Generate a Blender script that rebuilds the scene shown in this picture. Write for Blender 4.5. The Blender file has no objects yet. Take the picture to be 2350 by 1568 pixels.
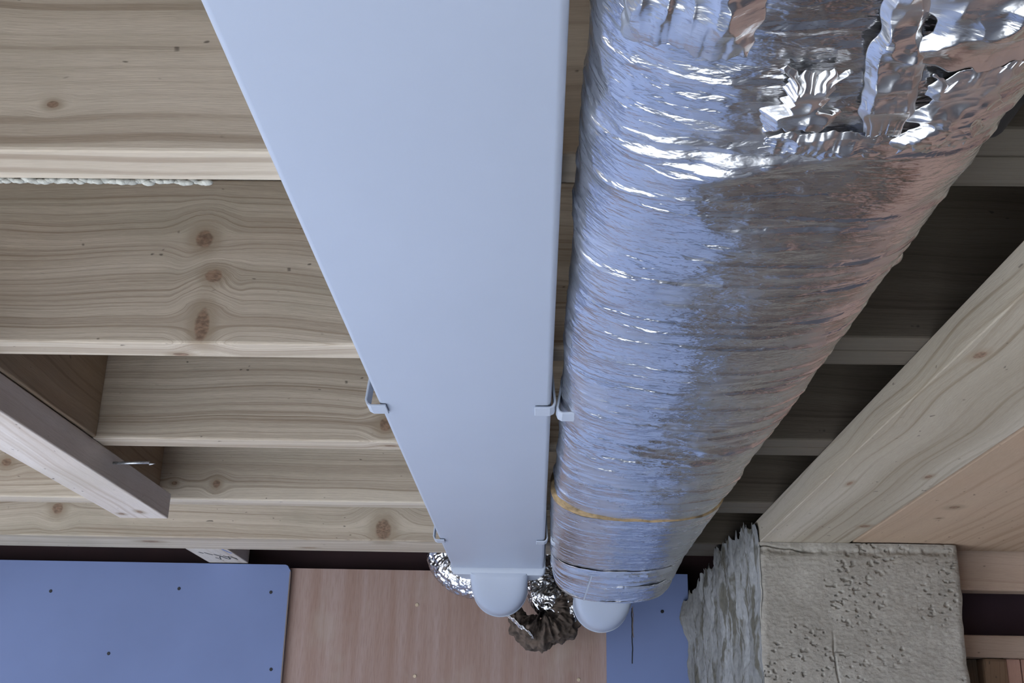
import bpy, bmesh, math, random
import numpy as np
from mathutils import Matrix, Vector

scene = bpy.context.scene
COL = scene.collection
Z0 = 1.75                       # eye height above the floor; all z below are relative to the eye

# ------------------------------------------------------------------ camera
PITCH, YAW, ROLL = 0.34813, 0.02632, 0.02101
cam_data = bpy.data.cameras.new('camera')
cam_data.sensor_fit = 'HORIZONTAL'
cam_data.sensor_width = 36.0
cam_data.lens = 36.0 * 2600.0 / 2350.0
cam_data.clip_start = 0.02
cam = bpy.data.objects.new('camera', cam_data)
COL.objects.link(cam)
fw = Vector((-math.sin(YAW) * math.cos(PITCH), math.cos(YAW) * math.cos(PITCH), math.sin(PITCH)))
rt = Vector((math.cos(YAW), math.sin(YAW), 0))
up = rt.cross(fw)
rt2 = rt * math.cos(ROLL) + up * math.sin(ROLL)
up2 = -rt * math.sin(ROLL) + up * math.cos(ROLL)
cam.matrix_world = Matrix(((rt2.x, up2.x, -fw.x, 0), (rt2.y, up2.y, -fw.y, 0), (rt2.z, up2.z, -fw.z, Z0), (0, 0, 0, 1)))
scene.camera = cam

# ------------------------------------------------------------------ sky and exposure
world = bpy.data.worlds.new('sky')
scene.world = world
world.use_nodes = True
bg = world.node_tree.nodes['Background']
bg.inputs['Color'].default_value = (0.60, 0.78, 1.16, 1)
bg.inputs['Strength'].default_value = 4.0
scene.view_settings.view_transform = 'Standard'
scene.view_settings.look = 'None'
scene.view_settings.gamma = 1.0
scene.view_settings.use_curve_mapping = False
scene.view_settings.exposure = 0.35

sun = bpy.data.lights.new('sun', 'SUN')
sun.energy = 34.0; sun.angle = 0.01; sun.color = (1.0, 0.97, 0.93)
sun_o = bpy.data.objects.new('sun', sun)
sun_o.rotation_euler = (0, math.radians(-59), 0)      # comes in through the left opening and falls on the floor
COL.objects.link(sun_o)

def portal(loc, rot, sx, sy):
    l = bpy.data.lights.new('window_portal', 'AREA')
    l.shape = 'RECTANGLE'; l.size = sx; l.size_y = sy
    l.cycles.is_portal = True
    o = bpy.data.objects.new('window_portal', l)
    o.location = loc; o.rotation_euler = rot
    COL.objects.link(o)
WL = dict(y0=-2.0, y1=1.9, z0=0.0, z1=2.0)     # opening in the left wall
WB = dict(x0=-3.0, x1=-1.6, z0=0.0, z1=2.1)       # opening in the back wall
portal((-3.2, (WL['y0'] + WL['y1']) / 2, (WL['z0'] + WL['z1']) / 2), (0, -math.pi / 2, 0), WL['z1'] - WL['z0'], WL['y1'] - WL['y0'])
portal(((WB['x0'] + WB['x1']) / 2, -3.5, (WB['z0'] + WB['z1']) / 2), (math.pi / 2, 0, 0), WB['x1'] - WB['x0'], WB['z1'] - WB['z0'])

# ------------------------------------------------------------------ object helpers
def link(o, parent=None):
    COL.objects.link(o)
    if parent is not None:
        o.parent = parent
    return o
def wloc(o):
    v = Vector(o.location)
    while o.parent is not None:
        o = o.parent
        v += Vector(o.location)
    return v
def mesh(name, verts, faces, mat, parent=None, smooth=False, origin=None):
    """verts are eye-relative; the object's origin becomes its bounding-box centre"""
    V = np.asarray(verts, float).reshape(-1, 3).copy()
    V[:, 2] += Z0
    c = (V.min(0) + V.max(0)) / 2 if origin is None else np.array(origin) + np.array([0, 0, Z0])
    me = bpy.data.meshes.new(name)
    me.from_pydata((V - c).tolist(), [], faces if isinstance(faces, list) else faces.tolist())
    me.materials.append(mat)
    me.validate(); me.update()
    if smooth:
        me.polygons.foreach_set('use_smooth', np.ones(len(me.polygons), bool))
    o = bpy.data.objects.new(name, me)
    link(o, parent)
    o.location = Vector(c) - (wloc(parent) if parent is not None else Vector((0, 0, 0)))
    return o
def from_bm(name, bm, mat, parent=None, smooth=False):
    bmesh.ops.recalc_face_normals(bm, faces=bm.faces)
    V = [tuple(v.co) for v in bm.verts]
    bm.verts.index_update()
    F = [[v.index for v in f.verts] for f in bm.faces]
    bm.free()
    return mesh(name, V, F, mat, parent, smooth)
def box_bm(x0, x1, y0, y1, z0, z1, bevel=0.0, seg=2):
    bm = bmesh.new()
    bmesh.ops.create_cube(bm, size=1.0)
    for v in bm.verts:
        v.co = Vector(((x0 + x1) / 2 + v.co.x * (x1 - x0), (y0 + y1) / 2 + v.co.y * (y1 - y0), (z0 + z1) / 2 + v.co.z * (z1 - z0)))
    if bevel > 0:
        bmesh.ops.bevel(bm, geom=list(bm.edges), offset=bevel, segments=seg, affect='EDGES', profile=0.5)
    return bm
def box(name, x0, x1, y0, y1, z0, z1, mat, parent=None, bevel=0.002, seg=2, smooth=False):
    return from_bm(name, box_bm(x0, x1, y0, y1, z0, z1, bevel, seg), mat, parent, smooth)
def empty(name, x, y, z):
    o = bpy.data.objects.new(name, None)
    o.empty_display_size = 0.05
    o.location = (x, y, z + Z0)
    COL.objects.link(o)
    return o
def tag(o, label, cat, group=None):
    o['label'] = label; o['category'] = cat
    if group: o['group'] = group
    return o
def struct(o):
    o['kind'] = 'structure'
    return o
def grid_faces(nu, nv, wrap_u=False):
    i = np.arange(nu if wrap_u else nu - 1)[:, None]
    j = np.arange(nv - 1)[None, :]
    i2 = (i + 1) % nu
    a = i * nv + j; b = i2 * nv + j
    return np.stack([a, b, b + 1, a + 1], -1).reshape(-1, 4)

# numpy value noise -------------------------------------------------
def vnoise(x, y, seed):
    r = np.random.RandomState(seed).rand(256, 256)
    xi = np.floor(x).astype(int); yi = np.floor(y).astype(int)
    fx = x - xi; fy = y - yi
    fx = fx * fx * fx * (fx * (fx * 6 - 15) + 10); fy = fy * fy * fy * (fy * (fy * 6 - 15) + 10)
    a = r[xi % 256, yi % 256]; b = r[(xi + 1) % 256, yi % 256]
    c = r[xi % 256, (yi + 1) % 256]; d = r[(xi + 1) % 256, (yi + 1) % 256]
    return (a * (1 - fx) + b * fx) * (1 - fy) + (c * (1 - fx) + d * fx) * fy
def fbm(x, y, seed, octv=4, gain=0.5):
    s = 0; a = 1; t = 0
    for k in range(octv):
        s = s + a * vnoise(x * 2 ** k + 17.3 * k, y * 2 ** k + 5.1 * k, seed + k); t += a; a *= gain
    return s / t
def ridged(x, y, seed, octv=3, gain=0.5):
    s = 0; a = 1; t = 0
    for k in range(octv):
        n = 1 - np.abs(2 * vnoise(x * 2 ** k + 9.7 * k, y * 2 ** k + 3.3 * k, seed + k) - 1)
        s = s + a * n; t += a; a *= gain
    return s / t

# ------------------------------------------------------------------ materials
class NT:
    def __init__(self, name):
        self.m = bpy.data.materials.new(name)
        self.m.use_nodes = True
        self.t = self.m.node_tree
        self.b = self.t.nodes['Principled BSDF']
    def n(self, typ, **kw):
        nd = self.t.nodes.new('ShaderNode' + typ)
        for k, v in kw.items():
            setattr(nd, k, v)
        return nd
    def lk(self, a, b): self.t.links.new(a, b)
    def put(self, sock, v):
        if isinstance(v, bpy.types.NodeSocket): self.lk(v, sock)
        else: sock.default_value = v
    def math(self, op, a, b=None, c=None, clamp=False):
        nd = self.n('Math', operation=op, use_clamp=clamp)
        self.put(nd.inputs[0], a)
        if b is not None: self.put(nd.inputs[1], b)
        if c is not None: self.put(nd.inputs[2], c)
        return nd.outputs[0]
    def vmath(self, op, a, b=None):
        nd = self.n('VectorMath', operation=op)
        self.put(nd.inputs[0], a)
        if b is not None: self.put(nd.inputs[1], b)
        return nd.outputs['Value'] if op == 'LENGTH' else nd.outputs[0]
    def comb(self, x, y, z):
        nd = self.n('CombineXYZ')
        for s, v in zip(nd.inputs, (x, y, z)): self.put(s, v)
        return nd.outputs[0]
    def noise(self, vec, scale=1.0, detail=3.0, rough=0.55, dist=0.0):
        nd = self.n('TexNoise')
        self.put(nd.inputs['Vector'], vec)
        nd.inputs['Scale'].default_value = scale; nd.inputs['Detail'].default_value = detail
        nd.inputs['Roughness'].default_value = rough; nd.inputs['Distortion'].default_value = dist
        return nd.outputs[0]
    def rng(self, v, a, b, c, d, smooth=True):
        nd = self.n('MapRange')
        nd.interpolation_type = 'SMOOTHSTEP' if smooth else 'LINEAR'
        self.put(nd.inputs[0], v)
        for i, x in enumerate((a, b, c, d)): nd.inputs[i + 1].default_value = x
        return nd.outputs[0]
    def mix(self, fac, a, b, mode='MIX'):
        nd = self.n('Mix', data_type='RGBA', blend_type=mode)
        self.put(nd.inputs[0], fac)
        self.put(nd.inputs[6], a if isinstance(a, bpy.types.NodeSocket) else (*a, 1))
        self.put(nd.inputs[7], b if isinstance(b, bpy.types.NodeSocket) else (*b, 1))
        return nd.outputs[2]
    def bump(self, h, strength, dist):
        nd = self.n('Bump')
        nd.inputs['Strength'].default_value = strength
        nd.inputs['Distance'].default_value = dist
        self.put(nd.inputs['Height'], h)
        self.lk(nd.outputs[0], self.b.inputs['Normal'])
    def obj(self):
        return self.n('TexCoord').outputs['Object']
    def done(self, color=None, rough=0.6, metal=0.0, spec=None):
        if color is not None: self.put(self.b.inputs['Base Color'], color if isinstance(color, bpy.types.NodeSocket) else (*color, 1))
        self.put(self.b.inputs['Roughness'], rough)
        self.b.inputs['Metallic'].default_value = metal
        if spec is not None: self.b.inputs['Specular IOR Level'].default_value = spec
        return self.m

def wood(name, light, dark, axis='X', knots=(), seed=0.0, freq=75.0, contrast=0.75, stain=0.35, tint=(0.36, 0.325, 0.25), specks=0.5, wav=0.012):
    """sawn softwood: growth lines run along `axis`, bend round the knots (u, v, t, ru, rv, rt in object space)"""
    M = NT(name)
    sep = M.n('SeparateXYZ'); M.lk(M.obj(), sep.inputs[0])
    x, y, z = sep.outputs
    u, v, t = {'X': (x, z, y), 'Y': (y, z, x), 'Z': (z, x, y)}[axis]
    P = M.comb(u, v, t)
    g = M.math('ADD', v, M.math('MULTIPLY', t, 0.9))
    w = M.noise(M.comb(M.math('MULTIPLY', u, 1.6), M.math('MULTIPLY', v, 3.0), seed), 1.0, 2.0)
    g = M.math('ADD', g, M.math('MULTIPLY', M.math('SUBTRACT', w, 0.5), wav * 6))
    kmask = None; halo = None
    for (ku, kv, kt, ru, rv, rr) in knots:
        d = M.vmath('DIVIDE', M.vmath('SUBTRACT', P, (ku, kv, kt)), (ru, rv, rr))
        wob = M.math('ADD', M.vmath('LENGTH', d), M.math('MULTIPLY', M.math('SUBTRACT', M.noise(P, 90, 2), 0.5), 0.45))
        core = M.math('ADD', M.rng(wob, 0.70, 1.05, 0.85, 0.0), M.rng(wob, 0.0, 0.35, 0.15, 0.0))
        D = M.rng(wob, 0.4, 5.0, 0.9, 0.0)
        g = M.math('SUBTRACT', g, M.math('MULTIPLY', M.math('SUBTRACT', v, kv), D))
        hl = M.rng(wob, 0.9, 2.6, 0.7, 0.0)
        kmask = core if kmask is None else M.math('MAXIMUM', kmask, core)
        halo = hl if halo is None else M.math('MAXIMUM', halo, hl)
    lines = M.noise(M.comb(M.math('MULTIPLY', u, 0.9), M.math('MULTIPLY', g, freq * 2.2), seed + 3.1), 1.0, 2.0, 0.5)
    broad = M.noise(M.comb(M.math('MULTIPLY', u, 0.7), M.math('MULTIPLY', g, freq * 0.35), seed + 9.7), 1.0, 2.0, 0.5)
    fibre = M.noise(M.comb(M.math('MULTIPLY', u, 45.0), M.math('MULTIPLY', g, 900.0), M.math('MULTIPLY', t, 900.0)), 1.0, 2.0, 0.6)
    lf = M.math('MULTIPLY', M.rng(lines, 0.50, 0.68, 0.0, 1.0), M.rng(broad, 0.3, 0.62, 0.25, 1.0))
    mid = tuple(0.5 * (a + b) for a, b in zip(light, dark))
    c = M.mix(M.rng(broad, 0.3, 0.7, 0.0, 1.0), light, mid)
    c = M.mix(M.math('MULTIPLY', lf, contrast), c, dark)
    bl = M.noise(M.comb(M.math('MULTIPLY', u, 4.0), M.math('MULTIPLY', v, 9.0), seed + 1.7), 1.0, 3.0)
    c = M.mix(M.math('MULTIPLY', M.rng(bl, 0.42, 0.72, 0.0, 1.0), stain), c, tint)
    c = M.mix(M.math('MULTIPLY', M.rng(fibre, 0.35, 0.7, 0.0, 1.0), 0.14), c, tuple(0.45 * k for k in dark))
    sp = M.noise(M.comb(M.math('MULTIPLY', u, 60.0), M.math('MULTIPLY', v, 110.0), M.math('MULTIPLY', t, 110.0)), 1.0, 1.0)
    c = M.mix(M.math('MULTIPLY', M.rng(sp, 0.74, 0.80, 0.0, 1.0), specks), c, (0.05, 0.04, 0.035))
    if kmask is not None:
        c = M.mix(halo, c, (0.30, 0.235, 0.165))
        kring = M.noise(M.vmath('MULTIPLY', P, (140, 260, 260)), 1.0, 3.0)
        c = M.mix(M.math('MULTIPLY', kmask, 0.9), c, M.mix(M.rng(kring, 0.35, 0.65, 0, 1), (0.125, 0.072, 0.047), (0.27, 0.165, 0.11)))
    M.bump(M.math('ADD', M.math('MULTIPLY', lines, 0.7), M.math('MULTIPLY', fibre, 0.5)), 0.35, 0.0012)
    return M.done(c, 0.72, spec=0.25)

def plain(name, col, rough=0.5, metal=0.0, var=0.0, scale=8.0, bump=0.0, bscale=200.0, spec=None):
    M = NT(name)
    c = col
    if var > 0:
        n = M.noise(M.obj(), scale, 4.0)
        c = M.mix(M.rng(n, 0.3, 0.7, 0, 1), tuple(k * (1 - var) for k in col), tuple(min(1, k * (1 + var)) for k in col))
    if bump > 0:
        M.bump(M.noise(M.obj(), bscale, 3.0), bump, 0.001)
    return M.done(c, rough, metal, spec)

def foil_mat(name, base, rough, fine, fd, wool=None):
    """kitchen-foil like facing; only fine crinkle in the shader, folds are in the mesh"""
    M = NT(name)
    sep = M.n('SeparateXYZ'); M.lk(M.obj(), sep.inputs[0])
    v = M.comb(M.math('MULTIPLY', sep.outputs[0], 1.0), M.math('MULTIPLY', sep.outputs[1], 2.2), sep.outputs[2])
    n1 = M.noise(v, 55, 2.0, 0.5, 0.8)
    n2 = M.noise(v, 150, 2.0, 0.5)
    M.bump(M.math('ADD', n1, M.math('MULTIPLY', n2, 0.40)), fine, fd)
    sc = M.noise(M.obj(), 14, 4.0)
    r = M.rng(sc, 0.35, 0.7, rough * 0.8, rough * 1.35)
    c = M.mix(M.rng(M.noise(M.obj(), 22, 3.0), 0.35, 0.7, 0, 1), base, tuple(k * 0.90 for k in base))
    return M.done(c, r, 1.0)

MAT = {}
MAT['pvc'] = plain('white_plastic', (0.375, 0.42, 0.515), 0.38, var=0.012, scale=5, bump=0.02, bscale=600)
MAT['pvc_trim'] = plain('white_plastic_trim', (0.42, 0.465, 0.55), 0.35)
MAT['foil'] = foil_mat('foil_facing', (0.86, 0.86, 0.87), 0.23, 0.48, 0.0024)
MAT['foil_new'] = foil_mat('crumpled_foil', (0.86, 0.86, 0.86), 0.27, 0.30, 0.002)
MAT['flex'] = foil_mat('aluminium_flex', (0.72, 0.73, 0.76), 0.20, 0.5, 0.003)
MAT['wool'] = plain('brown_mineral_wool', (0.085, 0.062, 0.048), 0.95, var=0.45, scale=60, bump=0.8, bscale=240)
MAT['wool_edge'] = plain('tan_wool_edge', (0.27, 0.19, 0.10), 0.9, var=0.35, scale=90, bump=0.5)
MAT['board'] = plain('blue_plasterboard', (0.155, 0.205, 0.385), 0.62, var=0.05, scale=3, bump=0.03, bscale=400)
MAT['board_edge'] = plain('board_paper_edge', (0.20, 0.15, 0.12), 0.8)
MAT['black'] = plain('dark_screw', (0.012, 0.012, 0.014), 0.5)
MAT['brass'] = plain('pale_screw', (0.62, 0.50, 0.36), 0.4, 0.4)
MAT['nail'] = plain('galvanised_nail', (0.62, 0.64, 0.66), 0.35, 0.85, var=0.2, scale=300)
MAT['membrane'] = plain('maroon_membrane', (0.030, 0.009, 0.011), 0.75, var=0.15)
MAT['foam'] = plain('white_foam', (0.42, 0.42, 0.38), 0.85, var=0.25, scale=120, bump=0.6, bscale=400)
MAT['concrete_floor'] = plain('concrete_floor', (0.30, 0.33, 0.37), 0.8, var=0.12, scale=2)
MAT['ground'] = plain('outdoor_ground', (0.26, 0.26, 0.25), 0.9, var=0.2, scale=0.6)
MAT['deck'] = plain('chipboard_deck', (0.22, 0.16, 0.105), 0.85, var=0.2, scale=60)
MAT['pencil'] = plain('pencil_line', (0.20, 0.26, 0.52), 0.8)
MAT['ink'] = plain('ink_mark', (0.06, 0.065, 0.06), 0.8)

def ply_mat():
    M = NT('plywood_face')
    sep = M.n('SeparateXYZ'); M.lk(M.obj(), sep.inputs[0])
    x, y, z = sep.outputs
    a = M.noise(M.comb(M.math('MULTIPLY', x, 26.0), 0.0, M.math('MULTIPLY', z, 1.4)), 1.0, 4.0, 0.6)
    b = M.noise(M.comb(M.math('MULTIPLY', x, 420.0), 0.0, M.math('MULTIPLY', z, 26.0)), 1.0, 2.0)
    c = M.mix(M.rng(a, 0.3, 0.7, 0, 1), (0.30, 0.195, 0.155), (0.375, 0.275, 0.245))
    c = M.mix(M.math('MULTIPLY', M.rng(b, 0.4, 0.75, 0, 1), 0.35), c, (0.19, 0.11, 0.085))
    c = M.mix(M.math('MULTIPLY', M.rng(M.noise(M.obj(), 7, 3), 0.52, 0.75, 0, 1), 0.35), c, (0.40, 0.34, 0.29))
    M.bump(b, 0.15, 0.0006)
    return M.done(c, 0.68, spec=0.3)
MAT['ply'] = ply_mat()

def cement_mat(name, a, b, streak):
    M = NT(name)
    P = M.obj()
    sep = M.n('SeparateXYZ'); M.lk(P, sep.inputs[0])
    x, y, z = sep.outputs
    v = M.comb(x, y, M.math('MULTIPLY', z, 1.0 if not streak else 0.35))
    n = M.noise(v, 9, 5.0, 0.6)
    f = M.noise(v, 130, 4.0, 0.65)
    c = M.mix(M.rng(n, 0.32, 0.68, 0, 1), a, b)
    c = M.mix(M.math('MULTIPLY', M.rng(f, 0.30, 0.72, 1, 0), 0.30), c, tuple(k * 0.45 for k in a))
    if streak:
        s = M.noise(v, 24, 4.0, 0.6, 0.8)
        c = M.mix(M.math('MULTIPLY', M.rng(s, 0.50, 0.62, 0, 1), 0.85), c, (0.085, 0.078, 0.058))
    M.bump(M.math('ADD', f, M.math('MULTIPLY', M.noise(v, 420, 3.0), 0.4)), 0.55, 0.002)
    return M.done(c, 0.92, spec=0.15)
MAT['cement'] = cement_mat('cement_render', (0.33, 0.305, 0.265), (0.42, 0.395, 0.35), False)
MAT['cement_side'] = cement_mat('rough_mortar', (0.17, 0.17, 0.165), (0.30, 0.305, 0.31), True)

# ------------------------------------------------------------------ setting
ZF = -Z0
CEIL = 0.67
struct(box('floor', -3.2, 3.2, -3.5, 3.2, ZF - 0.12, ZF, MAT['concrete_floor'], bevel=0))
struct(box('ground', -40, 40, -40, 40, ZF - 0.32, ZF - 0.18, MAT['ground'], bevel=0))
struct(box('ceiling', -3.3, 3.3, -3.6, 3.3, CEIL, CEIL + 0.022, MAT['deck'], bevel=0))
struct(box('wall_far', -3.3, 3.3, 3.02, 3.20, ZF, CEIL, MAT['membrane'], bevel=0))
pinkwall = wood('pink_pine_cladding', (0.52, 0.36, 0.29), (0.36, 0.23, 0.17), 'Y', seed=4.0, freq=20, stain=0.1)
struct(box('wall_right', 3.2, 3.32, -3.6, 3.3, ZF, CEIL, pinkwall, bevel=0))
def wall_with_hole(name, axis, pos, thick, a0, a1, h0, h1, ha, hb, hz0, hz1, mat):
    bm = bmesh.new()
    for (p, q, r, s) in ((a0, ha, h0, h1), (hb, a1, h0, h1), (ha, hb, h0, hz0), (ha, hb, hz1, h1)):
        if q - p < 1e-4 or s - r < 1e-4: continue
        b2 = box_bm(pos - thick, pos, p, q, r, s) if axis == 'X' else box_bm(p, q, pos - thick, pos, r, s)
        me = bpy.data.meshes.new('tmp'); b2.to_mesh(me); b2.free(); bm.from_mesh(me); bpy.data.meshes.remove(me)
    return struct(from_bm(name, bm, mat))
blockwall = plain('blockwork', (0.36, 0.34, 0.31), 0.9, var=0.2, scale=4)
wall_with_hole('wall_left', 'X', -3.2, 0.12, -3.6, 3.3, ZF, CEIL, WL['y0'], WL['y1'], WL['z0'] - Z0, WL['z1'] - Z0, blockwall)
wall_with_hole('wall_back', 'Y', -3.5, 0.12, -3.3, 3.3, ZF, CEIL, WB['x0'], WB['x1'], ZF, WB['z1'] - Z0, blockwall)

# ------------------------------------------------------------------ timbers
ZJ = 0.450
LIGHT = (0.58, 0.505, 0.41); DARK = (0.25, 0.185, 0.13)
joist_spec = [
    # y0, y1, label, knots in eye coordinates (x, y, z, rx, ry, rz), line frequency, stain
    (0.800, 0.850, 'pale joist nearest the camera with a small dark knot on its face',
     [(-0.402, 0.800, 0.493, 0.0055, 0.010, 0.0035)], 42, 0.35),
    (1.259, 1.309, 'pale joist with three brown knots stacked in a column on its face',
     [(-0.414, 1.259, 0.587, 0.012, 0.02, 0.013), (-0.397, 1.259, 0.538, 0.011, 0.02, 0.009), (-0.404, 1.259, 0.474, 0.010, 0.02, 0.022), (-0.439, 1.300, 0.450, 0.011, 0.006, 0.008)], 85, 0.5),
    (1.704, 1.754, 'straight grained joist running behind the first noggin, with two small marks near its lower edge',
     [(-0.240, 1.704, 0.478, 0.010, 0.02, 0.011), (-0.232, 1.728, 0.450, 0.011, 0.005, 0.008)], 105, 0.2),
    (2.160, 2.212, 'pinkish joist behind the end of the low batten, dark knot beside the noggin corner',
     [(-0.627, 2.160, 0.482, 0.008, 0.02, 0.009), (-0.71, 2.160, 0.482, 0.006, 0.02, 0.004), (-1.048, 2.160, 0.519, 0.011, 0.02, 0.009)], 85, 0.25),
    (2.590, 2.742, 'thick trimmer joist closest to the blue board with a reddish arched knot',
     [(-0.355, 2.590, 0.477, 0.020, 0.03, 0.026), (-1.117, 2.590, 0.514, 0.014, 0.03, 0.014), (-0.91, 2.648, 0.450, 0.022, 0.012, 0.010), (-0.545, 2.70, 0.450, 0.020, 0.006, 0.008)], 80, 0.55)]
for i, (y0, y1, lab, kn, fr, st) in enumerate(joist_spec):
    cx, cy, cz = (-3.15 + 0.17) / 2, (y0 + y1) / 2, (ZJ + CEIL) / 2
    K = [(a - cx, c - cz, b - cy, ra, rc, rb) for (a, b, c, ra, rb, rc) in kn]
    m = wood('joist_timber_%d' % i, LIGHT, DARK, 'X', K, seed=2.3 * i + 0.7, freq=fr * (1.5 if i else 1.0), stain=st, specks=0.75)
    tag(box('ceiling_joist', -3.15, 0.17, y0, y1, ZJ, CEIL - 0.001, m, bevel=0.003), lab, 'joist', 'joists across the ceiling')
# much darker doubled joists carry on towards the right from above the foil duct
lap_m = wood('dark_joist_timber', (0.125, 0.105, 0.082), (0.06, 0.045, 0.033), 'X', seed=31.0, freq=70, stain=0.5, tint=(0.10, 0.092, 0.07), specks=0.9)
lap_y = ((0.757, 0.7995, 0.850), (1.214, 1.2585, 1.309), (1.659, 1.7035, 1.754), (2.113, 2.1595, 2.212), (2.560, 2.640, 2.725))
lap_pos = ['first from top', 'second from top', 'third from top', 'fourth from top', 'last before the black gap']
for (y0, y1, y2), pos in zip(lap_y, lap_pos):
    tag(box('dark_joist', 0.173, 3.15, y0, y1 - 0.0006, ZJ, CEIL - 0.001, lap_m, bevel=0.003), 'front half of the dark doubled joist right of the foil, ' + pos, 'joist', 'dark joists right of the foil duct')
    tag(box('dark_joist', 0.173, 3.15, y1 + 0.0006, y2, ZJ, CEIL - 0.001, lap_m, bevel=0.003), 'rear half of the dark doubled joist right of the foil, ' + pos, 'joist', 'dark joists right of the foil duct')
tag(box('black_pad', 0.305, 0.345, 0.690, 0.7565, 0.437, 0.56, plain('black_pad_surface', (0.012, 0.012, 0.012), 0.7), bevel=0.012, seg=4, smooth=True), 'black rounded pad squeezed between the foil duct and the nearest dark joist', 'pad')  # small rounded black block beside the foil

nog_m = wood('noggin_timber', (0.36, 0.27, 0.185), (0.20, 0.135, 0.085), 'Y', seed=12.0, freq=50, stain=0.3)
tag(box('noggin', -0.742, -0.692, 1.3095, 1.7035, ZJ + 0.001, CEIL - 0.001, nog_m), 'brown noggin wedged between two joists above the low batten at left', 'noggin', 'noggins between joists')
tag(box('noggin', -0.788, -0.738, 1.7545, 2.1595, ZJ + 0.001, CEIL - 0.001, nog_m), 'shadowed noggin behind the nail, between the third and fourth joist', 'noggin', 'noggins between joists')

bat = empty('batten', -0.745, 0.9, 0.402)
tag(bat, 'low timber batten nailed under the joists at left, pale underside, cut square end', 'batten')
bcy = (0.2 + 2.11) / 2
bat_m = wood('batten_timber', (0.68, 0.63, 0.60), (0.42, 0.34, 0.28), 'Y', [(2.048 - bcy, 0.402 - 0.4257, -0.731 + 0.7435, 0.012, 0.006, 0.006), (2.07 - bcy, 0.402 - 0.4257, -0.772 + 0.7435, 0.008, 0.006, 0.006)], seed=7.0, freq=40, stain=0.25, specks=0.7)
box('timber', -0.790, -0.697, 0.2, 2.11, 0.402, 0.4495, bat_m, bat)
# nail: shank, tip
bm = bmesh.new()
bmesh.ops.create_cone(bm, cap_ends=True, segments=10, radius1=0.0023, radius2=0.0023, depth=0.062, matrix=Matrix.Translation((-0.668, 1.80, 0.434)) @ Matrix.Rotation(math.radians(88), 4, 'Y'))
bmesh.ops.create_cone(bm, cap_ends=True, segments=10, radius1=0.0023, radius2=0.0002, depth=0.010, matrix=Matrix.Translation((-0.632, 1.80, 0.4328)) @ Matrix.Rotation(math.radians(88), 4, 'Y'))
nl = from_bm('nail', bm, MAT['nail'], bat, True); nl['label'] = 'bright galvanised nail sticking out sideways'

# stub of timber between the trimmer and the wall
stub = empty('timber_stub', -0.80, 2.85, ZJ)
tag(stub, 'short pale timber stub with pencil marks bridging the dark gap above the blue board', 'timber')
stub_m = wood('stub_timber', (0.62, 0.57, 0.52), (0.42, 0.34, 0.27), 'Y', seed=5.0, freq=40, stain=0.15)
box('timber', -0.856, -0.752, 2.7425, 2.958, ZJ, 0.60, stub_m, stub)
def ribbon(name, pts, w, mat, parent, nrm=(0, 0, -1), lift=0.0006):
    n = Vector(nrm); V = []; F = []
    for i, p in enumerate(pts):
        a = Vector(pts[max(0, i - 1)]); b = Vector(pts[min(len(pts) - 1, i + 1)])
        s = (b - a).normalized().cross(n) * w / 2
        c = Vector(p) + n * lift
        V += [tuple(c - s), tuple(c + s), tuple(c + s - n * lift * 2), tuple(c - s - n * lift * 2)]
    for i in range(len(pts) - 1):
        for k in range(4):
            F.append([4 * i + k, 4 * i + (k + 1) % 4, 4 * i + 4 + (k + 1) % 4, 4 * i + 4 + k])
    F += [[3, 2, 1, 0], [4 * len(pts) - 4 + k for k in range(4)]]
    return mesh(name, V, F, mat, parent)
rs = random.Random(4)
ribbon('ink_mark', [(-0.835 + 0.07 * k / 12, 2.79 + 0.09 * k / 12 + 0.012 * math.sin(k * 2.1), ZJ) for k in range(13)], 0.004, MAT['ink'], stub)
ribbon('ink_mark', [(-0.815 + 0.05 * k / 8, 2.87 + 0.03 * math.sin(k * 1.7), ZJ) for k in range(9)], 0.003, MAT['ink'], stub)
ribbon('pencil_line', [(-0.765, 2.7435, ZJ), (-0.757, 2.80, ZJ)], 0.004, MAT['pencil'], stub)

# foam bead behind the first joist
bm = bmesh.new(); rs = random.Random(9); x = -0.62
while x < -0.283:
    r = rs.uniform(0.0018, 0.0036)
    bmesh.ops.create_icosphere(bm, subdivisions=2, radius=1.0, matrix=Matrix.Translation((x, 0.8525 + rs.uniform(0, .0015), 0.4505 + rs.uniform(-.001, .0015))) @ Matrix.Diagonal((r * 1.7, r * 0.9, r * 0.8, 1)))
    x += r * 1.2
o = from_bm('foam_bead', bm, MAT['foam'], None, True); o['kind'] = 'stuff'
tag(o, 'thin lumpy bead of white foam along the rear bottom edge of the nearest joist', 'foam')

# wall plate, planks and lintel on the right
wp_m = wood('plate_timber', (0.50, 0.45, 0.37), (0.22, 0.17, 0.11), 'Y', [(1.733 - 0.73, -0.024, 0.482 - 0.5275, 0.014, 0.006, 0.004), (1.132 - 0.73, -0.024, 0.462 - 0.5275, 0.012, 0.006, 0.007), (2.075 - 0.73, -0.024, 0.598 - 0.5275, 0.012, 0.006, 0.010), (1.682 - 0.73, -0.024, 0.586 - 0.5275, 0.012, 0.006, 0.005)], seed=15.0, freq=48, stain=0.25, specks=0.6)
tag(box('wall_plate', 0.440, 0.615, -1.0, 2.46, 0.402, 0.449, wp_m, bevel=0.0012), 'pale flat beam running from the top of the concrete pillar towards the camera', 'beam')
pk_m = wood('plank_timber', (0.50, 0.375, 0.275), (0.34, 0.235, 0.16), 'Y', [(1.908 - 0.665, -0.0225, 0.703 - 0.911, 0.012, 0.006, 0.010), (2.002 - 0.665, -0.0225, 0.708 - 0.911, 0.006, 0.006, 0.005)], seed=21.0, freq=30, stain=0.15, specks=0.6)
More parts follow.
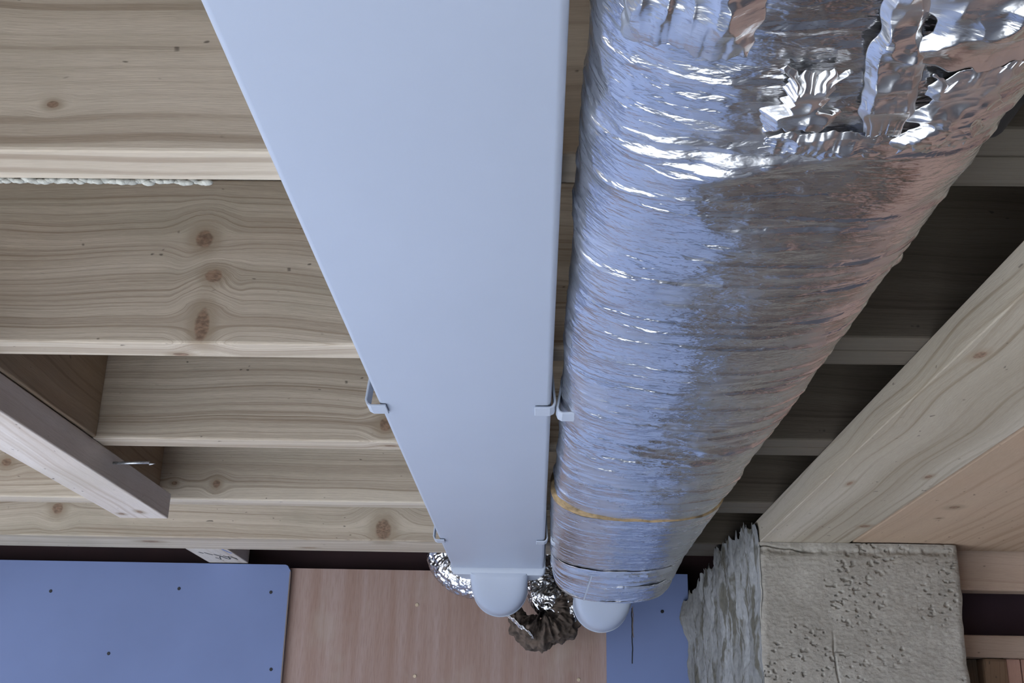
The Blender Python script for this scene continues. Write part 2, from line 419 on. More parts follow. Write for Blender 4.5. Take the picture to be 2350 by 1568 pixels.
tag(box('soffit_plank', 0.622, 1.20, -1.0, 2.33, 0.404, 0.449, pk_m, bevel=0.003), 'wide orange-tinted plank alongside the pale beam, right of the pillar', 'plank')
ln_m = wood('lintel_timber', (0.56, 0.435, 0.345), (0.40, 0.285, 0.21), 'X', seed=25.0, freq=45, stain=0.1, specks=0.6)
tag(box('lintel', 0.822, 2.2, 2.335, 2.385, 0.326, 0.449, ln_m, bevel=0.003), 'pinkish pine lintel joining the right side of the concrete pillar', 'lintel')
tag(box('membrane_strip', 0.80, 2.2, 2.455, 2.465, 0.22, 0.36, plain('maroon_panel', (0.045, 0.022, 0.030), 0.7, var=0.1), bevel=0), 'dark maroon panel recessed under the pine lintel', 'panel')
tag(box('head_rail', 0.80, 2.2, 2.39, 2.44, 0.200, 0.244, ln_m, bevel=0.002), 'light pine rail under the dark maroon panel at lower right', 'rail')
tag(box('stud', 0.86, 0.905, 2.43, 2.53, -1.75, 0.1995, wood('dark_stud', (0.20, 0.135, 0.085), (0.10, 0.065, 0.04), 'Z', seed=2.0)), 'dark brown stud in the lower right corner beside the pillar', 'stud')
tag(box('stud', 0.906, 0.955, 2.40, 2.50, -1.75, 0.1995, wood('brown_stud', (0.33, 0.22, 0.14), (0.2, 0.12, 0.07), 'Z', seed=3.0), bevel=0.006), 'mid brown knotty stud between the dark stud and pink board', 'stud')
pb = wood('pink_board', (0.60, 0.37, 0.29), (0.42, 0.24, 0.18), 'Z', seed=6.0, freq=40, stain=0.05)
tag(box('cladding_board', 0.956, 0.985, 2.41, 2.432, -1.75, 0.1995, pb), 'narrow pink pine board right of the brown studs', 'board')
tag(box('cladding_board', 0.987, 1.10, 2.41, 2.432, -1.75, 0.1995, pb), 'pink pine board cut off by the right photo edge', 'board')

struct(box('wall_pine', 1.102, 3.2, 2.41, 2.45, -1.75, 0.1995, wood('pine_wall', (0.84, 0.60, 0.49), (0.72, 0.48, 0.37), 'Z', seed=8.0, freq=25, stain=0.05), bevel=0))

# ------------------------------------------------------------------ concrete pillar
pil = empty('concrete_pillar', 0.63, 2.6, -1.75)
tag(pil, 'rough cement pillar at lower right carrying the flat beam, crumbling left side', 'pillar')
nx, nz = 260, 330
X, Z = np.meshgrid(np.linspace(0.434, 0.822, nx), np.linspace(-0.02, 0.4015, nz), indexing='ij')
d = (fbm(X * 6, Z * 6, 3, 3) - 0.5) * 0.008 + (fbm(X * 100, Z * 200, 8, 3, 0.6) - 0.5) * 0.0018
pit = fbm(X * 110, Z * 170, 21, 2); msk = fbm(X * 9, Z * 7, 33, 2)
d -= np.clip((pit - 0.70) / 0.08, 0, 1) * np.clip((msk - 0.55) / 0.10, 0, 1) * 0.004
band = np.exp(-((Z - 0.385 - 0.006 * (fbm(X * 20, Z * 0, 5, 2) - .5)) / 0.006) ** 2)
d -= band * ridged(X * 60, Z * 60, 44, 2) * 0.006
cx = 0.572 + 0.010 * (fbm(Z * 30, Z * 0, 71, 3) - 0.5)
d -= np.exp(-((X - cx) / 0.0014) ** 2) * np.clip((0.24 - Z) / 0.06, 0, 1) * 0.006
cz = 0.3955 - 0.012 * np.clip((X - 0.434) / 0.1, 0, 1) + 0.004 * (fbm(X * 60, X * 0, 77, 2) - 0.5)
d -= np.exp(-((Z - cz) / 0.0012) ** 2) * np.clip((0.55 - X) / 0.02, 0, 1) * 0.007
edge = np.clip((X - 0.434) / 0.012, 0, 1) * np.clip((0.822 - X) / 0.012, 0, 1)
Yf = 2.25 - d + (1 - edge) ** 2 * 0.004
wob = (fbm(Z * 16, X * 0, 91, 3) - 0.5) * 0.012
Xf = X + wob * np.clip(np.abs(X - 0.628) / 0.19, 0, 1) ** 4
mesh('front_face', np.stack([Xf, Yf, Z], -1), grid_faces(nx, nz), MAT['cement'], pil, True)
ny = 300; nz = 300
T, S = np.meshgrid(np.linspace(0, 1, ny), np.linspace(0, 1, nz), indexing='ij')
Y = 2.2525 + T * (2.945 - 2.2525)
top = np.interp(T, [0, 0.1, 0.5, 0.8, 1.0], [0.428, 0.446, 0.436, 0.410, 0.368])
rag = (ridged(T * 26, T * 0, 12, 3) - 0.55) * 0.030 + (vnoise(T * 80, T * 0, 14) - 0.5) * 0.016
top = top + rag
Z = -0.02 + S * (top + 0.02)
Xs = 0.435 - 0.049 * T + 0.5 * (fbm(Z * 16, Z * 0, 91, 3) - 0.5) * 0.024 * np.clip(1 - T / 0.06, 0, 1)
d = (fbm(Y * 12, Z * 4, 51, 4) - 0.5) * 0.030 + (ridged(Y * 40, Z * 9, 61, 3) - 0.5) * 0.010 + (fbm(Y * 120, Z * 60, 66, 3) - .5) * 0.006
d *= np.clip(T / 0.05, 0.15, 1)
crk = 2.405 + 0.006 * (fbm(Z * 25, Z * 0, 83, 2) - .5)
d -= np.exp(-((Y - crk) / 0.004) ** 2) * np.clip((Z - 0.22) / 0.02, 0, 1) * 0.012
d += np.clip((T - 0.90) / 0.08, 0, 1) * np.clip(1 - np.abs(Z - 0.33) / 0.06, 0, 1) * 0.016
mesh('side_face', np.stack([Xs - d, Y, Z], -1), grid_faces(ny, nz), MAT['cement_side'], pil, True)
# crumbled top of the side (mortar squeezed up against the beam)
mesh('core', [(0.452, 2.272, -1.75), (0.80, 2.272, -1.75), (0.80, 2.94, -1.75), (0.405, 2.94, -1.75), (0.452, 2.272, 0.396), (0.80, 2.272, 0.396), (0.80, 2.94, 0.396), (0.43, 2.94, 0.34)],
     [[3, 2, 1, 0], [4, 5, 6, 7], [0, 1, 5, 4], [1, 2, 6, 5], [2, 3, 7, 6], [3, 0, 4, 7]], MAT['cement_side'], pil)
box('added_dark_base', 0.437, 0.82, 2.255, 2.94, -1.75, -0.02, plain('added_base_brown', (0.15, 0.12, 0.10), 0.9, var=0.3, scale=14), pil, bevel=0.004)  # unseen base, added in dark brown to darken the foil's reflection

# ------------------------------------------------------------------ far wall boards
YW = 2.95
def screw_mesh(r):
    bm = bmesh.new()
    bmesh.ops.create_cone(bm, cap_ends=True, segments=14, radius1=r, radius2=r * 0.8, depth=0.002, matrix=Matrix.Rotation(math.radians(90), 4, 'X'))
    bmesh.ops.create_cone(bm, cap_ends=True, segments=4, radius1=r * 0.35, radius2=r * 0.35, depth=0.0026, matrix=Matrix.Rotation(math.radians(90), 4, 'X'))
    me = bpy.data.meshes.new('screw'); bm.to_mesh(me); bm.free()
    return me
def screws(parent, pts, y, mat, r):
    me = screw_mesh(r); me.materials.append(mat)
    for (x, z) in pts:
        o = bpy.data.objects.new('screw', me); link(o, parent)
        o.location = Vector((x, y, z + Z0)) - wloc(parent)
def sheet(name, x0, x1, z0, z1, y0, y1, mat, chip, parent):
    V2 = [(x0, z0), (x1, z0), (x1, z1 - chip), (x1 - chip * 0.25, z1 - chip * 0.8), (x1 - chip * 0.55, z1 - chip * 0.2), (x1 - chip, z1), (x0, z1)] if chip else [(x0, z0), (x1, z0), (x1, z1), (x0, z1)]
    n = len(V2)
    V = [(a, y0, b) for a, b in V2] + [(a, y1, b) for a, b in V2]
    F = [list(range(n)), list(range(2 * n - 1, n - 1, -1))] + [[i, i + n, (i + 1) % n + n, (i + 1) % n] for i in range(n)]
    return mesh(name, V, F, mat, parent)
b1 = empty('plasterboard_sheet', -1.84, YW, -0.9)
tag(b1, 'large blue plasterboard sheet at lower left with a chipped top corner', 'plasterboard')
sheet('panel', -3.04, -0.639, 0.0, 0.447, YW, YW + 0.0115, MAT['board'], 0.014, b1)
screws(b1, [(-1.257, .369), (-.924, .381), (-.685, .376), (-1.084, .216), (-.667, .185), (-1.5, .30)], YW - 0.0004, MAT['black'], 0.0046)
ribbon('torn_paper_edge', [(-0.639, YW - 0.0002, 0.43 - 0.02 * k) for k in range(20)], 0.003, MAT['board_edge'], b1, nrm=(0, -1, 0))
b2 = empty('plasterboard_strip', 0.28, YW, -0.9)
tag(b2, 'narrow blue plasterboard strip between the foil duct end and the pillar', 'plasterboard')
sheet('panel', 0.177, 0.386, 0.0, 0.440, YW, YW + 0.0115, MAT['board'], 0, b2)
screws(b2, [(0.319, .345)], YW - 0.0004, MAT['black'], 0.0046)
rs = random.Random(2)
ribbon('scored_cut', [(0.2415 + rs.uniform(-.0008, .0008), YW, 0.352 - 0.0065 * k) for k in range(22)], 0.0028, MAT['black'], b2, nrm=(0, -1, 0), lift=0.0003)
pts = [(0.2440 + rs.uniform(-.0012, .0012), YW, 0.356 - 0.007 * k) for k in range(12)]
ribbon('torn_paper_edge', pts, 0.0018, MAT['board_edge'], b2, nrm=(0, -1, 0), lift=0.0006)
b3 = empty('plasterboard_lower', -1.3, YW, -1.75)
tag(b3, 'blue plasterboard sheet lining the lower part of the far wall', 'plasterboard')
sheet('panel', -3.04, 0.386, -1.74, -0.003, YW, YW + 0.0115, plain('brightened_blue_plasterboard', (0.40, 0.48, 0.70), 0.62, var=0.05, scale=3), 0, b3)  # unseen board; stronger light low on the wall is put into its colour
p1 = empty('plywood_sheet', -0.13, YW, -0.9)
tag(p1, 'pinkish brown plywood sheet on the far wall below the duct ends', 'plywood')
sheet('panel', -0.70, 0.376, -0.03, 0.440, YW + 0.012, YW + 0.030, MAT['ply'], 0, p1)
screws(p1, [(-.308, .352), (-.305, .176), (0.107, .175)], YW + 0.0112, MAT['brass'], 0.0050)

# ------------------------------------------------------------------ white flat duct
DX0, DX1, DZ0, DZ1 = -0.190, 0.014, 0.384, 0.444
fd = empty('flat_duct', -0.088, 1.0, DZ0)
tag(fd, 'long white plastic flat duct running under the joists, uncovered', 'duct')
def rrect(x0, x1, z0, z1, r, n=6):
    P = []
    for (cx, cz, a) in ((x1 - r, z0 + r, -90), (x1 - r, z1 - r, 0), (x0 + r, z1 - r, 90), (x0 + r, z0 + r, 180)):
        for k in range(n + 1):
            t = math.radians(a + 90 * k / n)
            P.append((cx + r * math.cos(t), cz + r * math.sin(t)))
    return P
def loft(name, rings, mat, parent, caps=True, smooth=True):
    n = len(rings[0]); V = []; F = []
    for r in rings: V += [tuple(p) for p in r]
    for k in range(len(rings) - 1):
        for i in range(n):
            a = k * n + i; b = k * n + (i + 1) % n
            F.append([a, b, b + n, a + n])
    if caps:
        F.append(list(range(n))[::-1]); F.append([(len(rings) - 1) * n + i for i in range(n)])
    o = mesh(name, V, F, mat, parent, smooth)
    if smooth:
        try: o.data.set_sharp_from_angle(angle=math.radians(40))
        except Exception: pass
    return o
prof = rrect(DX0, DX1, DZ0, DZ1, 0.006)
loft('channel', [[(x, y, z) for x, z in prof] for y in (-0.7, 0.5, 1.5, 2.534)], MAT['pvc'], fd)
def adaptor(parent, x0, x1, z0, z1, y0, cx, cz, r, ylen, sock=True):
    n = 56
    if sock:
        p = rrect(x0 - 0.003, x1 + 0.004, z0 - 0.0035, z1 + 0.003, 0.008)
        q = rrect(x0 - 0.001, x1 + 0.004, z0 - 0.014, z1 + 0.003, 0.012)
        s = rrect(x0 + 0.02, x1 - 0.01, z0 - 0.018, z1, 0.012)
        so = loft('socket', [[(x, y0, z) for x, z in p], [(x, y0 + 0.006, z) for x, z in q], [(x, y0 + 0.022, z) for x, z in q], [(x, y0 + 0.055, z) for x, z in s]], MAT['pvc_trim'], parent)
        for sx in (cx - 0.055, cx + 0.058):
            box('moulding_nib', sx - 0.004, sx + 0.004, y0 + 0.0045, y0 + 0.012, z0 - 0.0135, z0 - 0.0115, MAT['ink'], so, bevel=0.0004)
    # hood: starts as a slot as wide as the spigot and swells to the circle
    rings = []
    m = 14
    for k in range(m + 1):
        t = k / m
        e = math.sin(t * math.pi / 2)
        y = y0 + 0.004 + ylen * (0.75 * t)
        ring = []
        for i in range(n):
            a = 2 * math.pi * i / n
            ca, sa = math.cos(a), math.sin(a)
            ex = 2.0 + 6.0 * (1 - t) ** 2
            rr = (abs(ca) ** ex + abs(sa) ** ex) ** (-1 / ex)
            X_ = cx + rr * ca * (r + 0.003 * (1 - t))
            zt = cz + r * rr * sa
            # at the mouth everything below the duct is lifted to the duct's bottom
            zl = z0 - 0.012 if sa < 0 else z1
            zm = (z0 + z1) / 2
            zslot = zm + (z1 - z0 + 0.022) / 2 * rr * sa - 0.006
            ring.append((X_, y, zslot * (1 - e) + zt * e))
        rings.append(ring)
    for yy in (ylen,):
        rings.append([(cx + r * math.cos(2 * math.pi * i / n), y0 + 0.004 + yy, cz + r * math.sin(2 * math.pi * i / n)) for i in range(n)])
    sp = loft('round_spigot', rings, MAT['pvc'], parent)
    rim = []
    for (dy, rr) in ((-0.003, r + 0.0003), (-0.003, r + 0.0016), (0.002, r + 0.0016), (0.002, r + 0.0003)):
        rim.append([(cx + rr * math.cos(2 * math.pi * i / n), y0 + 0.004 + ylen + dy, cz + rr * math.sin(2 * math.pi * i / n)) for i in range(n)])
    loft('rim', rim, MAT['pvc_trim'], sp)
adaptor(fd, DX0, DX1, DZ0, DZ1, 2.530, -0.085, 0.3555, 0.062, 0.125)

def clip(label, x0, x1, zb, y0, y1, lip, lean):
    """bent strip: lip, side, top plate, side, lip"""
    t = 0.0028
    P = [(x0 + lip, zb), (x0 + 0.006, zb), (x0 + 0.002, zb + 0.002), (x0, zb + 0.007), (x0 + lean, ZJ - 0.004), (x0 + lean + 0.003, ZJ - 0.0016),
         (x1 - lean - 0.003, ZJ - 0.0016), (x1 - lean, ZJ - 0.004), (x1, zb + 0.007), (x1 - 0.002, zb + 0.002), (x1 - 0.006, zb), (x1 - lip, zb)]
    n = len(P); O = []; I = []
    for i in range(n):
        a = Vector(P[max(0, i - 1)]); b = Vector(P[min(n - 1, i + 1)])
        d = (b - a).normalized(); nr = Vector((d.y, -d.x))
        I.append((P[i][0] - nr.x * t / 2, P[i][1] - nr.y * t / 2)); O.append((P[i][0] + nr.x * t / 2, P[i][1] + nr.y * t / 2))
    V = []
    for y in (y0, y1):
        V += [(a, y, b) for a, b in O] + [(a, y, b) for a, b in I]
    F = []
    for i in range(n - 1):
        F += [[i, i + 1, 2 * n + i + 1, 2 * n + i], [n + i + 1, n + i, 3 * n + i, 3 * n + i + 1],
              [i + 1, i, n + i, n + i + 1], [2 * n + i, 2 * n + i + 1, 3 * n + i + 1, 3 * n + i]]
    F += [[0, 2 * n, 3 * n, n], [n - 1, 2 * n - 1, 4 * n - 1, 3 * n - 1]]
    o = mesh('duct_clip', V, F, MAT['pvc_trim'])
    md = o.modifiers.new('bevel', 'BEVEL'); md.width = 0.0008; md.segments = 2
    return tag(o, label, 'clip', 'white duct clips under the joists')
clip('white clip holding the uncovered duct at its middle, under the second joist', -0.2045, 0.0185, 0.3815, 1.276, 1.308, 0.024, 0.006)
clip('white clip holding the uncovered duct near its far end', -0.2000, 0.0185, 0.3815, 2.170, 2.200, 0.021, 0.004)
clip('white clip whose lip pokes out beside the middle of the foil wrapped duct', 0.0215, 0.258, 0.3780, 1.285, 1.318, 0.024, 0.010)
clip('white clip in the gap beside the far part of the foil wrapped duct', 0.0260, 0.262, 0.3790, 2.170, 2.200, 0.024, 0.006)

# ------------------------------------------------------------------ foil wrapped duct
fo = empty('insulated_duct', 0.165, 1.0, 0.355)
tag(fo, 'fat flat duct wrapped in wrinkled silver foil insulation, right of the white duct', 'insulated duct')
def tube_frame(th, Y, prm):
    cx, cz, a, b, ex = prm
    c, s = np.cos(th), np.sin(th)
    r = (np.abs(c) ** ex + np.abs(s) ** ex) ** (-1 / ex)
    return cx + a * r * c, cz + b * r * s, c * r / a, s * r / b
def tube_pts(th, Y, prm, d):
    x, z, nx, nz = tube_frame(th, Y, prm)
    ex = prm[4]
    gx = np.sign(nx) * np.abs(nx * prm[2]) ** (ex - 1) / prm[2]; gz = np.sign(nz) * np.abs(nz * prm[3]) ** (ex - 1) / prm[3]
    L = np.sqrt(gx * gx + gz * gz) + 1e-9
    return np.stack([x + d * gx / L, Y + 0 * x, np.minimum(z + d * gz / L, 0.4485)], -1)
def creases(S, Y, y0, y1, n, seed, amp, width, slant=0.05):
    """long thin folds running round the duct; S is the arc coordinate (m)"""
    r = np.random.RandomState(seed); d = np.zeros_like(S)
    for k in range(n):
        yk = r.uniform(y0, y1); s0 = r.uniform(-0.22, 0.22); hl = r.uniform(0.02, 0.10)
        sl = r.normal(0, slant); cv = r.normal(0, 0.25)
        w = width * r.uniform(0.6, 1.8); am = amp * r.uniform(0.3, 1.0) * (1 if r.rand() < 0.75 else -1)
        ds = S - s0
        yc = yk + sl * ds + cv * ds * ds + 0.0035 * (vnoise(S * 40 + k * 3.7, S * 0, seed + 5) - 0.5)
        e = (Y - yc) / w
        d += am * np.exp(-e * e) * np.clip(1.2 - (ds / hl) ** 2, 0, 1)
    return d
LONG = (0.72, 0.80, 0.845, 0.93, 0.99, 1.06, 1.13, 1.19, 1.50, 1.60, 1.68, 1.86, 1.93, 1.97, 2.04, 2.10, 2.17, 2.25)
def sleeve(name, y0, y1, prm, nth, ny, seed, ncr, amp, dent, parent=fo, end=None, th0=-math.pi, th1=math.pi, mat=None, extra=None):
    th = np.linspace(th0, th1, nth, endpoint=False) - math.pi / 2
    yy = np.linspace(y0, y1, ny)
    TH, YY = np.meshgrid(th, yy, indexing='ij')
    PR = prm(YY)
    S = (TH + math.pi / 2) * 0.105            # arc coordinate measured from the underside
    d = creases(S, YY, y0, y1, ncr, seed, amp, 0.0028)
    for k, yl in enumerate(LONG):
        if y0 < yl < y1:
            yc = yl + 0.10 * S + (0.5 + 0.2 * math.sin(k * 2.3)) * S * S + 0.004 * (vnoise(S * 35 + k * 7.1, S * 0, 55) - 0.5)
            ss = -0.10 + 0.05 * math.sin(k * 1.9); se = 0.15 + 0.06 * math.cos(k * 2.7)
            d = d + 0.72 * amp * np.exp(-((YY - yc) / 0.0024) ** 2) * np.clip((S - ss) / 0.03, 0, 1) * np.clip((se - S) / 0.03, 0, 1)
    d = d + dent * (fbm(S * 14, YY * 9, seed + 40, 3) - 0.5) + 0.0013 * (ridged(S * 38, YY * 75, seed + 60, 3) - 0.5) * (0.4 + 1.2 * vnoise(S * 12, YY * 7, seed + 80))
    if extra is not None: d = d + extra(S, YY)
    if end is not None:
        YY = end(S, YY)
    V = tube_pts(TH, YY, PR, d)
    return mesh(name, V, grid_faces(nth, ny, True), mat or MAT['foil'], parent, True)
def prmA(Y):
    return (0.163 + 0 * Y, 0.4085 + 0 * Y, 0.1365 + 0 * Y, 0.0535 + 0 * Y, 2.5 + 0 * Y)
def prmB(Y):
    t = np.clip((Y - 1.79) / 0.55, 0, 1)
    return (0.1605 + 0.004 * t, 0.4078 - 0.003 * t, 0.1410 - 0.003 * t, 0.0555 + 0 * t, 2.6 + 0 * t)
def prmC(Y):
    t = np.clip((Y - 2.32) / 0.19, 0, 1); q = np.clip((Y - 2.32) / 0.02, 0, 1)
    return (0.1648 + 0.0 * t, 0.4043 - 0.024 * t, 0.1375 + 0.001 * q - 0.010 * t, 0.0555 + 0.0025 * q + 0.014 * t, 2.6 + 0 * t)
def seamY(S):
    return 1.802 + 0.012 * np.sin(S * 9 + 0.6) + 0.006 * vnoise(S * 60, S * 0, 9)
def extraA(S, Y):
    # the foil was pulled tight at the far end and hangs loose near the camera
    near = np.clip((1.05 - Y) / 0.5, 0, 1)
    e = 0.007 * near * (ridged(S * 9 + Y * 4, Y * 6 - S * 5, 301, 2) - 0.6)
    yc = 0.640 - 0.46 * (S + 0.005)
    win = np.clip((S + 0.075) / 0.03, 0, 1) * np.clip((0.05 - S) / 0.03, 0, 1)
    e = e + win * 0.0055 * np.exp(-((Y - yc) / 0.014) ** 2) - win * 0.003 * np.exp(-((Y - yc + 0.035) / 0.016) ** 2)
    for (yk, sl, w, am, s0, s1) in ((1.345, 0.55, 0.006, 0.0030, -0.09, 0.00), (1.372, 0.50, 0.008, 0.0035, -0.10, 0.02), (1.425, 0.10, 0.009, 0.0045, -0.08, 0.06),
                                   (1.398, -0.05, 0.007, 0.0035, 0.0, 0.12), (1.445, 0.0, 0.005, 0.0025, -0.10, 0.03), (1.255, 0.25, 0.006, 0.0030, -0.10, 0.05), (1.222, 0.30, 0.010, 0.0025, -0.08, 0.02)):
        win = np.clip((S - s0) / 0.02, 0, 1) * np.clip((s1 - S) / 0.02, 0, 1)
        e = e + win * am * np.exp(-np.abs((Y - yk - sl * (S + 0.05) - 0.004 * (vnoise(S * 50, S * 0, 77) - .5)) / w) ** 1.3)
    loose = np.exp(-((Y - 1.40) / 0.07) ** 2) * np.clip((S + 0.14) / 0.04, 0, 1) * np.clip((0.10 - S) / 0.04, 0, 1)
    return e + loose * 0.007 * (ridged(S * 16, Y * 34 - S * 12, 333, 3) - 0.55)
sleeve('foil_sleeve', -0.6, 1.806, prmA, 300, 1300, 100, 190, 0.0022, 0.006, extra=extraA)
sleeve('foil_sleeve', 1.80, 2.335, prmB, 280, 360, 200, 45, 0.0012, 0.003,
       end=lambda S, Y: Y + np.clip((1.90 - Y) / 0.1, 0, 1) * (seamY(S) - 1.80))
sleeve('foil_sleeve', 2.322, 2.505, prmC, 280, 190, 300, 26, 0.0022, 0.005,
       end=lambda S, Y: Y + np.clip((Y - 2.42) / 0.08, 0, 1) * 0.02 * (vnoise(S * 26, S * 0, 4) - 0.5))
# cut edge of the insulation showing at the joint: from the first sleeve's skin out to the second's
th = np.linspace(-math.pi, math.pi, 400, endpoint=False) - math.pi / 2
TH, K = np.meshgrid(th, np.linspace(0, 1, 7), indexing='ij')
S = (TH + math.pi / 2) * 0.105
one = np.ones_like(S)
pa = tube_pts(TH, seamY(S) - 0.004 - 0.012 * np.clip(0.55 - S / 0.09, 0, 1), prmA(one), -0.002 - 0.003 * one)
pb = tube_pts(TH, seamY(S), prmB(1.8 * one), 0.0004 * one)
bul = np.sin(K * math.pi)[..., None] * np.array([0, -1, 0]) * (0.003 + 0.005 * vnoise(S * 70, K * 4, 8))[..., None] * np.clip(0.5 - S / 0.1, 0, 1)[..., None]
mesh('insulation_edge', pa * (1 - K[..., None]) + pb * K[..., None] + bul, grid_faces(400, 7, True), MAT['wool_edge'], fo, True)
# end closure of the last sleeve
th = np.linspace(0, 2 * math.pi, 120, endpoint=False)
V = [tube_pts(th, np.full_like(th, y), prmC(np.full_like(th, 2.5)), np.full_like(th, d)) for y, d in ((2.497, 0.0), (2.508, -0.006), (2.513, -0.03))]
mesh('foil_end', np.stack(V, 1), grid_faces(120, 3, True), MAT['foil'], fo, True)
adaptor(fo, 0.061, 0.265, 0.372, 0.43, 2.49, 0.147, 0.3250, 0.0625, 0.165, sock=False)

_th = np.linspace(-math.pi, 0, 2001)
_px = tube_frame(_th, 0, (0.163, 0.4085, 0.1365, 0.0535, 2.5))[0]
def s_of_x(x):
    return (np.interp(x, _px, _th) + math.pi / 2) * 0.105
def patch(name, x0, x1, y0, y1, lift, amp, seed, nu=110, nv=120, rag=0.01, prm=prmA, freq=32, mat=None, curl=0.0, shear=0.0, stretch=1.0):
    """loose piece of foil lying on the underside of the sleeve, crumpled, with a ragged outline"""
    U, Vv = np.meshgrid(np.linspace(0, 1, nu), np.linspace(0, 1, nv), indexing='ij')
    es = rag * (fbm(Vv * 6, Vv * 0, seed, 3) - 0.5) * 2; ey = rag * (fbm(U * 7, U * 0, seed + 3, 3) - 0.5) * 2
    s0, s1 = s_of_x(x0), s_of_x(x1)
    S = s0 + (s1 - s0) * U + es * (2 * U - 1) + shear * (Vv - 0.5)
    Y = y0 + (y1 - y0) * Vv + ey * (2 * Vv - 1)
    edge = np.minimum(np.minimum(U, 1 - U) * 5, np.minimum(Vv, 1 - Vv) * 5).clip(0, 1)
    d = 0.0012 + (lift + amp * (ridged(S * freq, Y * freq * stretch, seed + 11, 3) - 0.35)) * (0.12 + 0.88 * edge) + curl * np.clip(Vv * 8 - 7, 0, 1)
    if prm is prmA:
        d = d + 0.5 * extraA(S, Y) + 0.003
    TH = S / 0.105 - math.pi / 2
    pts = tube_pts(TH, Y, prm(Y), np.maximum(d, 0.0012))
    o = mesh(name, pts, grid_faces(nu, nv), mat or MAT['foil_new'], fo, True)
    md = o.modifiers.new('thickness', 'SOLIDIFY'); md.thickness = 0.0003; md.offset = 0
    return o
patch('foil_overlap', 0.044, 0.112, 0.34, 0.517, 0.004, 0.016, 501, 150, 150, 0.010, freq=26, curl=0.002, stretch=0.35)
patch('foil_overlap', 0.188, 0.290, 0.34, 0.530, 0.004, 0.018, 510, 170, 150, 0.014, freq=28, curl=0.002, stretch=0.4)
patch('foil_tape', 0.166, 0.194, 0.36, 0.600, 0.005, 0.006, 520, 60, 200, 0.006, freq=40, shear=0.034)
patch('foil_flap', 0.132, 0.164, 0.530, 0.588, 0.005, 0.010, 540, 90, 110, 0.008, freq=24)
patch('foil_flap', 0.215, 0.262, 0.535, 0.62, 0.002, 0.008, 560, 100, 120, 0.010, freq=34)
patch('foil_crease', 0.135, 0.205, 0.598, 0.622, 0.001, 0.005, 580, 130, 60, 0.006, freq=70, stretch=0.5)
patch('foil_joint', 0.045, 0.270, 2.312, 2.345, 0.0012, 0.004, 660, 260, 60, 0.006, prm=prmC, freq=34, stretch=1.6)
patch('foil_joint', 0.14, 0.270, 2.40, 2.428, 0.0008, 0.003, 680, 160, 50, 0.005, prm=prmC, freq=40)
for (sy, s) in ((2.332, -0.04),):
    pts = [tuple(tube_pts(np.array(s / 0.105 - math.pi / 2 - 0.1 * k / 10), np.array(2.335 + 0.016 * k), prmC(np.array(2.335 + 0.016 * k)), np.array(0.004))) for k in range(11)]
    ribbon('tape_edge', pts, 0.003, MAT['pvc_trim'], fo)

# ------------------------------------------------------------------ flexible foil hoses and torn wool behind the duct ends
def hose(name, ctrl, rad, seed, mat, label, amp=0.006, n=280, m=150, group=None):
    C = np.array(ctrl, float)
    t = np.linspace(0, len(C) - 1, n)
    def cr(t):
        i = np.clip(np.floor(t).astype(int), 0, len(C) - 2); f = (t - i)[:, None]
        p0 = C[np.clip(i - 1, 0, None)]; p1 = C[i]; p2 = C[i + 1]; p3 = C[np.clip(i + 2, None, len(C) - 1)]
        return 0.5 * (2 * p1 + (p2 - p0) * f + (2 * p0 - 5 * p1 + 4 * p2 - p3) * f ** 2 + (3 * p1 - p0 - 3 * p2 + p3) * f ** 3)
    P = cr(t); T = np.gradient(P, axis=0); T /= np.linalg.norm(T, axis=1)[:, None]
    ref = np.array([0, 1, 0.1]); A = np.cross(T, ref); A /= np.linalg.norm(A, axis=1)[:, None]; B = np.cross(T, A)
    a = np.linspace(0, 2 * math.pi, m, endpoint=False)
    L = np.concatenate([[0], np.cumsum(np.linalg.norm(np.diff(P, axis=0), axis=1))])
    AA, LL = np.meshgrid(a, L, indexing='ij')
    AR = np.minimum(AA, 2 * math.pi - AA) * rad
    r = rad + amp * (ridged(AR * 62 + 3, LL * 62, seed, 3) - 0.6) * 1.9 + 0.006 * (fbm(AR * 18, LL * 18, seed + 7, 2) - 0.5)
    V = P[None, :, :] + r[..., None] * (np.cos(AA)[..., None] * A[None] + np.sin(AA)[..., None] * B[None])
    return tag(mesh(name, V, grid_faces(m, n, True), mat, None, True), label, 'hose', group)
hose('flexible_hose', [(-0.222, 2.86, 0.66), (-0.222, 2.85, 0.55), (-0.218, 2.835, 0.455), (-0.175, 2.815, 0.412), (-0.105, 2.79, 0.405)], 0.054, 11, MAT['flex'],
     'crinkled foil hose bending up from behind the white duct end, left of its spigot', group='foil hoses')
hose('flexible_hose', [(0.014, 2.875, 0.66), (0.014, 2.865, 0.52), (0.016, 2.85, 0.42), (0.022, 2.835, 0.362), (0.050, 2.815, 0.346), (0.10, 2.80, 0.345)], 0.043, 23, MAT['flex'],
     'dark crinkled foil hose hanging between the two duct ends', group='foil hoses')
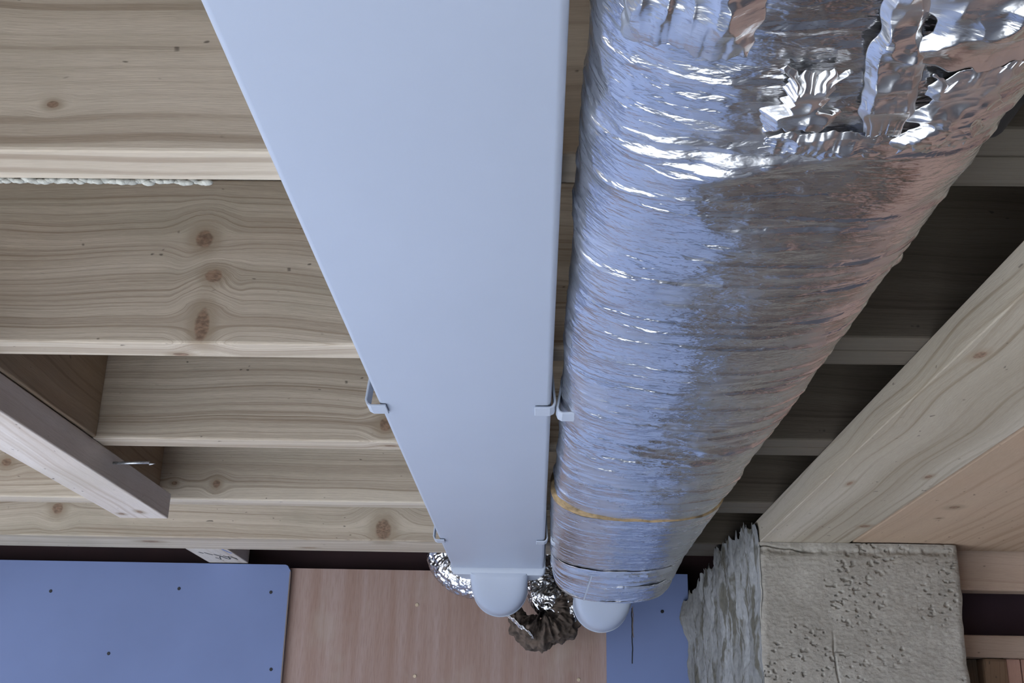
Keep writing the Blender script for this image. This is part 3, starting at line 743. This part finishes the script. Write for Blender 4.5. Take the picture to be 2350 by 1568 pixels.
# torn wool cuff round the second hose
wl = empty('torn_insulation', 0.02, 2.82, 0.25)
tag(wl, 'torn brown mineral wool wrap hanging open below the foil hose between the spigots', 'insulation')
nu, nv = 150, 64
U, Vv = np.meshgrid(np.linspace(0, 1, nu), np.linspace(0, 2 * math.pi, nv, endpoint=False), indexing='ij')
ang = math.radians(-186) + math.radians(232) * U
taper = np.clip(U / 0.25, 0.12, 1) ** 0.7 * np.clip((1 - U) / 0.12, 0.2, 1) ** 0.5
AV = np.minimum(Vv, 2 * math.pi - Vv)
lump = 1 + 0.9 * (ridged(U * 8 + 2, AV * 1.4, 700, 3) - 0.5) + 0.5 * (fbm(U * 22, AV * 3, 711, 3) - 0.5)
rc = 0.058 + 0.006 * np.sin(U * 9)
rr = rc + 0.036 * taper * lump * np.cos(Vv)
yy = 2.815 + 0.050 * taper * np.sin(Vv) * lump + 0.012 * (fbm(U * 6, AV * 0, 720, 3) - 0.5)
Xw = 0.014 + rr * np.cos(ang); Zw = 0.334 + rr * np.sin(ang) * 1.05
Fw = [[i * nv + j, (i + 1) * nv + j, (i + 1) * nv + (j + 1) % nv, i * nv + (j + 1) % nv] for i in range(nu - 1) for j in range(nv)]
Fw += [list(range(nv))[::-1], [(nu - 1) * nv + j for j in range(nv)]]
mesh('wool', np.stack([Xw, yy, Zw], -1), Fw, MAT['wool'], wl, True)
nu, nv = 60, 24
U, Vv = np.meshgrid(np.linspace(0, 1, nu), np.linspace(0, 1, nv), indexing='ij')
Xp = -0.074 + 0.066 * U + 0.004 * (Vv - .5); Zp = 0.310 - 0.052 * U - 0.010 * (Vv - .5) + 0.006 * (fbm(U * 9, Vv * 3, 730, 3) - .5)
Yp = 2.742 + 0.02 * Vv + 0.012 * (ridged(U * 9, Vv * 3, 740, 3) - .5)
of = mesh('foil_facing', np.stack([Xp, Yp, Zp], -1), grid_faces(nu, nv), MAT['foil_new'], wl, True)
md = of.modifiers.new('thickness', 'SOLIDIFY'); md.thickness = 0.0008
